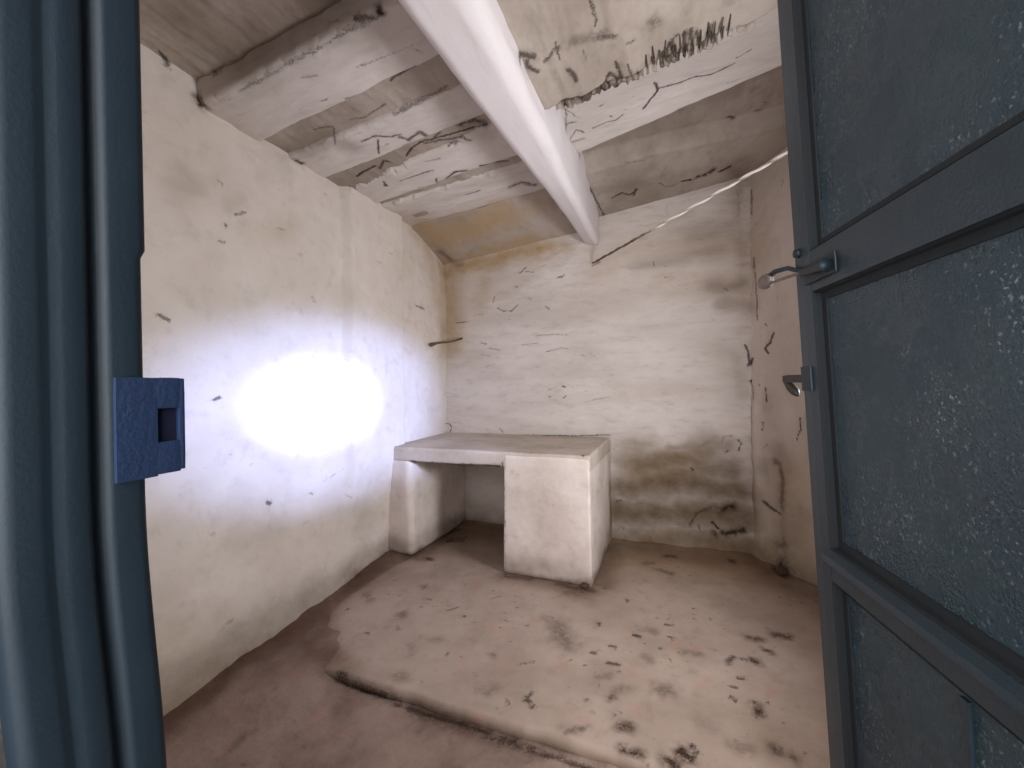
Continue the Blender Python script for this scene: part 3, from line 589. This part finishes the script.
# ------------------------------------------------------------------ door frame (left jamb seen, right jamb and head behind the view)
frame = tag(empty('door_frame', (0, .19, 0)), 'weathered blue-painted timber door frame at the left edge of the doorway', 'door frame', kind='thing')
PROF = [(-.470,.140), (-.452,.146), (-.449,.152), (-.449,.168), (-.4515,.174), (-.449,.181), (-.449,.196), (-.4565,.2005), (-.4565,.2065), (-.450,.2095), (-.450,.2365), (-.453,.240), (-.470,.240)]
_pp = []
for _i in range(len(PROF)):
    _a, _b = np.array(PROF[_i]), np.array(PROF[(_i+1) % len(PROF)]); _pp += [tuple(_a + (_b-_a)*.14), tuple(_a + (_b-_a)*.86)]
PROF = _pp
def jamb(sx, name, z1, parent):
    zs = np.concatenate([np.arange(-.045, 1.36, .03), [1.369, 1.377], np.arange(1.40, z1, .03), [z1]]); V = []; F = []; n = len(PROF)
    for z in zs:
        bend = .014*smooth(1.16, .86, z) - .003*smooth(1.0, 1.9, z)
        for j, (x, y) in enumerate(PROF):
            yy = y + bend
            if y > .225 and z < 1.373: yy -= .0035
            V.append((sx*-1*x if sx > 0 else x, yy, z))
    for i in range(len(zs)-1):
        for j in range(n):
            q = (i*n+j, i*n+(j+1) % n, (i+1)*n+(j+1) % n, (i+1)*n+j); F.append(q if sx > 0 else q[::-1])
    F.append(tuple(range(n))); F.append(tuple((len(zs)-1)*n+j for j in range(n-1, -1, -1)))
    V = np.array(V); return mesh_obj(name, V, F, BLUE_F, origin=(V[:,0].mean(), .19, 0), parent=parent, smooth_=True)
o = jamb(-1, 'jamb', 2.20, frame); o['label'] = 'left jamb with moulded grooves'
jamb(1, 'jamb', 2.20, frame)
mesh_obj('head_piece', *simple_box(-.462, .462, .142, .238, 2.18, 2.235, .004), BLUE_F, origin=(0, .19, 2.2), parent=frame, smooth_=False)
# keep for the bolt, standing proud of the jamb
hv = (.2435, .2615, 1.2015, 1.2325); kv = (.212, .2665, 1.1700, 1.2612)
parts = [simple_box(-.452, -.446, kv[0], hv[0], kv[2], kv[3], .001), simple_box(-.452, -.446, hv[1], kv[1], kv[2]+.003, kv[3]-.0005, .001),
         simple_box(-.452, -.446, hv[0]-.001, hv[1]+.001, kv[2]+.0015, hv[2], .001), simple_box(-.452, -.446, hv[0]-.001, hv[1]+.001, hv[3], kv[3], .001)]
V, Fc = join(*parts)
keep = mesh_obj('strike_plate', V, Fc, BLUE_K, origin=(-.449, .24, 1.215), parent=frame, smooth_=False); keep['label'] = 'square strike plate projecting from the jamb'
V, Fc = simple_box(-.470, -.4515, hv[0]-.002, hv[1]+.002, hv[2]-.002, hv[3]+.002, .001)
hb = mesh_obj('bolt_hole', V, Fc, HOLE, origin=(-.46, .2525, 1.217), smooth_=False); hb.parent = keep; hb.location = (-.011, .0125, .002); hb['label'] = 'dark square bolt hole'

# ------------------------------------------------------------------ door leaf, opened inwards, hanging a little out of plumb
DD = np.array([-.1791, .98383, 0.0]); NN = np.array([.98383, .1791, 0.0])         # along the leaf; away from the viewer
EDGE = np.array([.2534, 1.0909, 0.0]); WD = .86; HNG = EDGE - DD*WD
TILT = math.radians(2.75); ZP = 1.25
Zt = np.array([0, 0, math.cos(TILT)]) - NN*math.sin(TILT); Nt = NN*math.cos(TILT) + np.array([0, 0, math.sin(TILT)])
def dmap(V):    # (s along leaf, t thickness away from viewer, z)
    V = np.asarray(V, float); return HNG + V[:,0:1]*DD + V[:,1:2]*Nt + (V[:,2:3]-ZP)*Zt + np.array([0, 0, ZP])
door = tag(empty('door_1', tuple(HNG)), 'dark blue panelled wooden door leaf standing open at right with metal bolt', 'door', kind='structure')
def dbox(name, s0, s1, t0, t1, z0, z1, mat, rad=.003, parent=door, label=None, res=None):
    V, Fc = simple_box(s0, s1, t0, t1, z0, z1, rad, res); V = dmap(V)
    o = mesh_obj(name, V, Fc, mat, origin=tuple(V.mean(0)), parent=None, smooth_=False)
    par = parent; base = np.zeros(3); q = par
    while q is not None: base = base + np.array(q.location); q = q.parent
    o.parent = par; o.location = tuple(V.mean(0) - base)
    if label: o['label'] = label
    return o
def dpart(name, V, Fc, mat, parent=door, label=None, sm=True):
    V = dmap(V); o = mesh_obj(name, V, Fc, mat, origin=tuple(V.mean(0)), smooth_=sm)
    base = np.zeros(3); q = parent
    while q is not None: base = base + np.array(q.location); q = q.parent
    o.parent = parent; o.location = tuple(V.mean(0) - base)
    if label: o['label'] = label
    return o
T = .038; SW = .062; ZT = 2.19
dbox('stile', WD-SW, WD, 0, T, .03, ZT, BLUE, label='free-edge stile'); dbox('stile', 0, SW+.02, 0, T, .03, ZT, BLUE)
rails = [(.03,.17), (.838,.905), (1.428,1.512), (2.09,ZT)]
for z0, z1 in rails: dbox('rail', SW+.018, WD-SW+.001, .0005, T-.0005, z0, z1, BLUE)
for (z0, z1) in ((.17,.838), (.905,1.428), (1.512,2.09)):
    s0, s1 = SW+.02, WD-SW
    V, Fc = grid(s0, s1, z0, z1, .02, lambda a, b: np.stack([a, np.full_like(a, .020), b], 1), back=(0, .008, 0))
    p = dpart('door_panel', V, Fc, BLUE_P, sm=False)
    # bevelled moulding round the panel, recess shade put into its dark colour
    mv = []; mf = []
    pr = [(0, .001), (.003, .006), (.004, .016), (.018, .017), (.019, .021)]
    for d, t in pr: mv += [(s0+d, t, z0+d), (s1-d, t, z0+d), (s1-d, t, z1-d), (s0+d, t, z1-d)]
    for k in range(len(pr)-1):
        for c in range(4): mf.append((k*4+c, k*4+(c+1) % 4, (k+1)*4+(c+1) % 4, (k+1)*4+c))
    dpart('panel_moulding', np.array(mv), mf, MOULD_SHADE, sm=False, label='moulding around the panel with shade painted dark')
# board joint in the lowest panel
dbox('cover_strip', WD-.36, WD-.345, .014, .021, .20, .815, BLUE, .002)
# weather drip along the lower rail, lit from above
pv = [(s, t, z) for s in (SW+.02, WD-SW+.004) for t, z in ((.001,.905), (-.014,.897), (-.016,.885), (.001,.876))]
dpart('drip_mould', np.array(pv), [(0,1,5,4), (1,2,6,5), (2,3,7,6), (3,0,4,7), (3,2,1,0), (4,5,6,7)], BLUE, sm=False, label='raised ledge of the lower rail')
# upper latch: barrel on the rail, thin rod past the leaf's edge with a rounded flat end
S = WD
V, Fc = tube([(S-.150,-.014,1.462), (S-.146,-.014,1.462), (S-.145,-.014,1.462), (S-.060,-.013,1.470)], [.013,.013,.010,.008], 16)
lat = dpart('latch', V, Fc, IRON, label='barrel of the upper latch')
V, Fc = simple_box(S-.16, S-.045, -.004, .001, 1.445, 1.485, .002); dpart('latch_plate', V, Fc, IRON, parent=lat, sm=False)
V, Fc = tube([(S-.062,-.013,1.470), (S-.03,-.013,1.474), (S+.06,-.012,1.482), (S+.13,-.012,1.488)], .0035, 10)
V2, F2 = tube([(S-.064,-.013,1.470), (S-.058,-.013,1.4705)], .0075, 12); V, Fc = join((V, Fc), (V2, F2))
dpart('latch_rod', V, Fc, METAL, parent=lat, label='thin bright rod')
V, Fc = tube([(S-.035,-.004,1.478), (S+.02,-.006,1.500), (S+.08,-.008,1.508), (S+.115,-.010,1.502)], [.004,.005,.006,.009], 10)
dpart('latch_arm', V, Fc, IRON, parent=lat)
V, Fc = block((.075, .012, .040), .006, .0055, lambda p: np.stack([S+.092+.075*p[:,0], -.018+.012*p[:,1], 1.474+.038*p[:,2]+.006*p[:,0]], 1))
c0 = V.mean(0); rr = np.abs((V[:,0]-c0[0])/.0375); V[:,2] = c0[2] + (V[:,2]-c0[2])*np.sqrt(np.clip(1.02-rr**2.6, .12, 1))
dpart('latch_end', V, Fc, METAL, parent=lat, label='rounded flat end of the latch')
# lower handle whose stem and drooping lever stick out behind the edge
V, Fc = simple_box(S-.02, S+.095, -.004, .010, 1.2425, 1.2605, .003)
hd = dpart('door_handle', V, Fc, BROWN, sm=False, label='brown lever handle')
V, Fc = tube([(S+.092,.003,1.245), (S+.070,.004,1.233), (S+.052,.005,1.222), (S+.040,.005,1.214)], [.006,.010,.010,.004], 10)
dpart('lever', V, Fc, BROWN, parent=hd)
V, Fc = simple_box(S-.045, S-.003, -.005, .001, 1.225, 1.278, .002); dpart('handle_plate', V, Fc, IRON, parent=hd, sm=False)
V, Fc = tube([(S-.020,-.008,1.520), (S-.020,.001,1.520)], [.009,.011], 12); dpart('screw_head', V, Fc, IRON)
for z in (.45, 1.8):
    V, Fc = tube([(-.008,-.006,z-.06), (-.008,-.006,z+.06)], .008, 10); dpart('hinge', V, Fc, IRON)

# ------------------------------------------------------------------ strung wire, peg, clods
A = hit(593, 263, (0,1,0), 3.43); B = hit(1000, 29.5, (1,0,0), .985)
n = 150; t = np.linspace(0, 1, n)[:,None]; mid = A + (B-A)*t; mid[:,2] -= .006*np.sin(np.pi*t[:,0])
dv = (B-A)/np.linalg.norm(B-A); u = np.cross(dv, (0,0,1.0)); u /= np.linalg.norm(u); v = np.cross(dv, u)
ph = 2*np.pi*13*t
wire = tag(empty('twisted_wire', tuple(A)), 'twisted pale wire strung diagonally from the main beam end to the right-hand wall', 'wire')
for k, (mat, lb) in enumerate(((WIRE, 'pale strand'), (RUST, 'rusty strand'))):
    P = mid + .0040*(np.cos(ph+k*np.pi)*u + np.sin(ph+k*np.pi)*v)
    V, Fc = tube(P, .0070 if k == 0 else .0042, 7); mesh_obj('strand', V, Fc, mat, origin=tuple(A), parent=wire)['label'] = lb
tip = hit(431, 345, (0,1,0), 3.12); root = hit(462, 339, (0,1,0), 3.46)
pts = [tip + (root-tip)*k/6 + np.array([0, 0, .006*math.sin(k*1.3)]) for k in range(7)]
V, Fc = tube([pts[0]-(root-tip)*.01] + pts, [.010, .017, .011, .008, .008, .007, .008, .010], 12)
V = V + .003*np.stack([fbm(V, 40, 3, 5+i) for i in range(3)], 1)
tag(mesh_obj('wooden_peg', V, Fc, WOOD, origin=tuple(root)), 'short wooden peg sticking out of the far wall above the bench corner', 'peg')
def clod(x, y, r, surf, label, seed):
    c = hit(x, y, *SURF[surf]); V, Fc = block((1,1,1), .125, .45, lambda p: (p-.5)*2)
    V = V*(1 + .35*fbm(V, 2.2, 3, seed)[:,None])*np.array([r, r*.8, r*.62]); V[:,2] -= V[:,2].min()
    c[2] += -.004; V = V + c
    tag(mesh_obj('earth_clod', V, Fc, CLOD, origin=tuple(c)), label, 'clod')
clod(352, 579, .016, 'slab', 'small dark clod lying at the foot of the left wall, nearer the bench', 5)
clod(233, 667, .026, 'floor', 'brown earth clod at the foot of the left wall, nearest the doorway', 6)
clod(585, 588, .026, 'slab', 'crumbled earth clod against the front right corner of the bench', 7)
clod(782, 574, .035, 'slab', 'dark earth clod on the floor below the far right corner', 8)
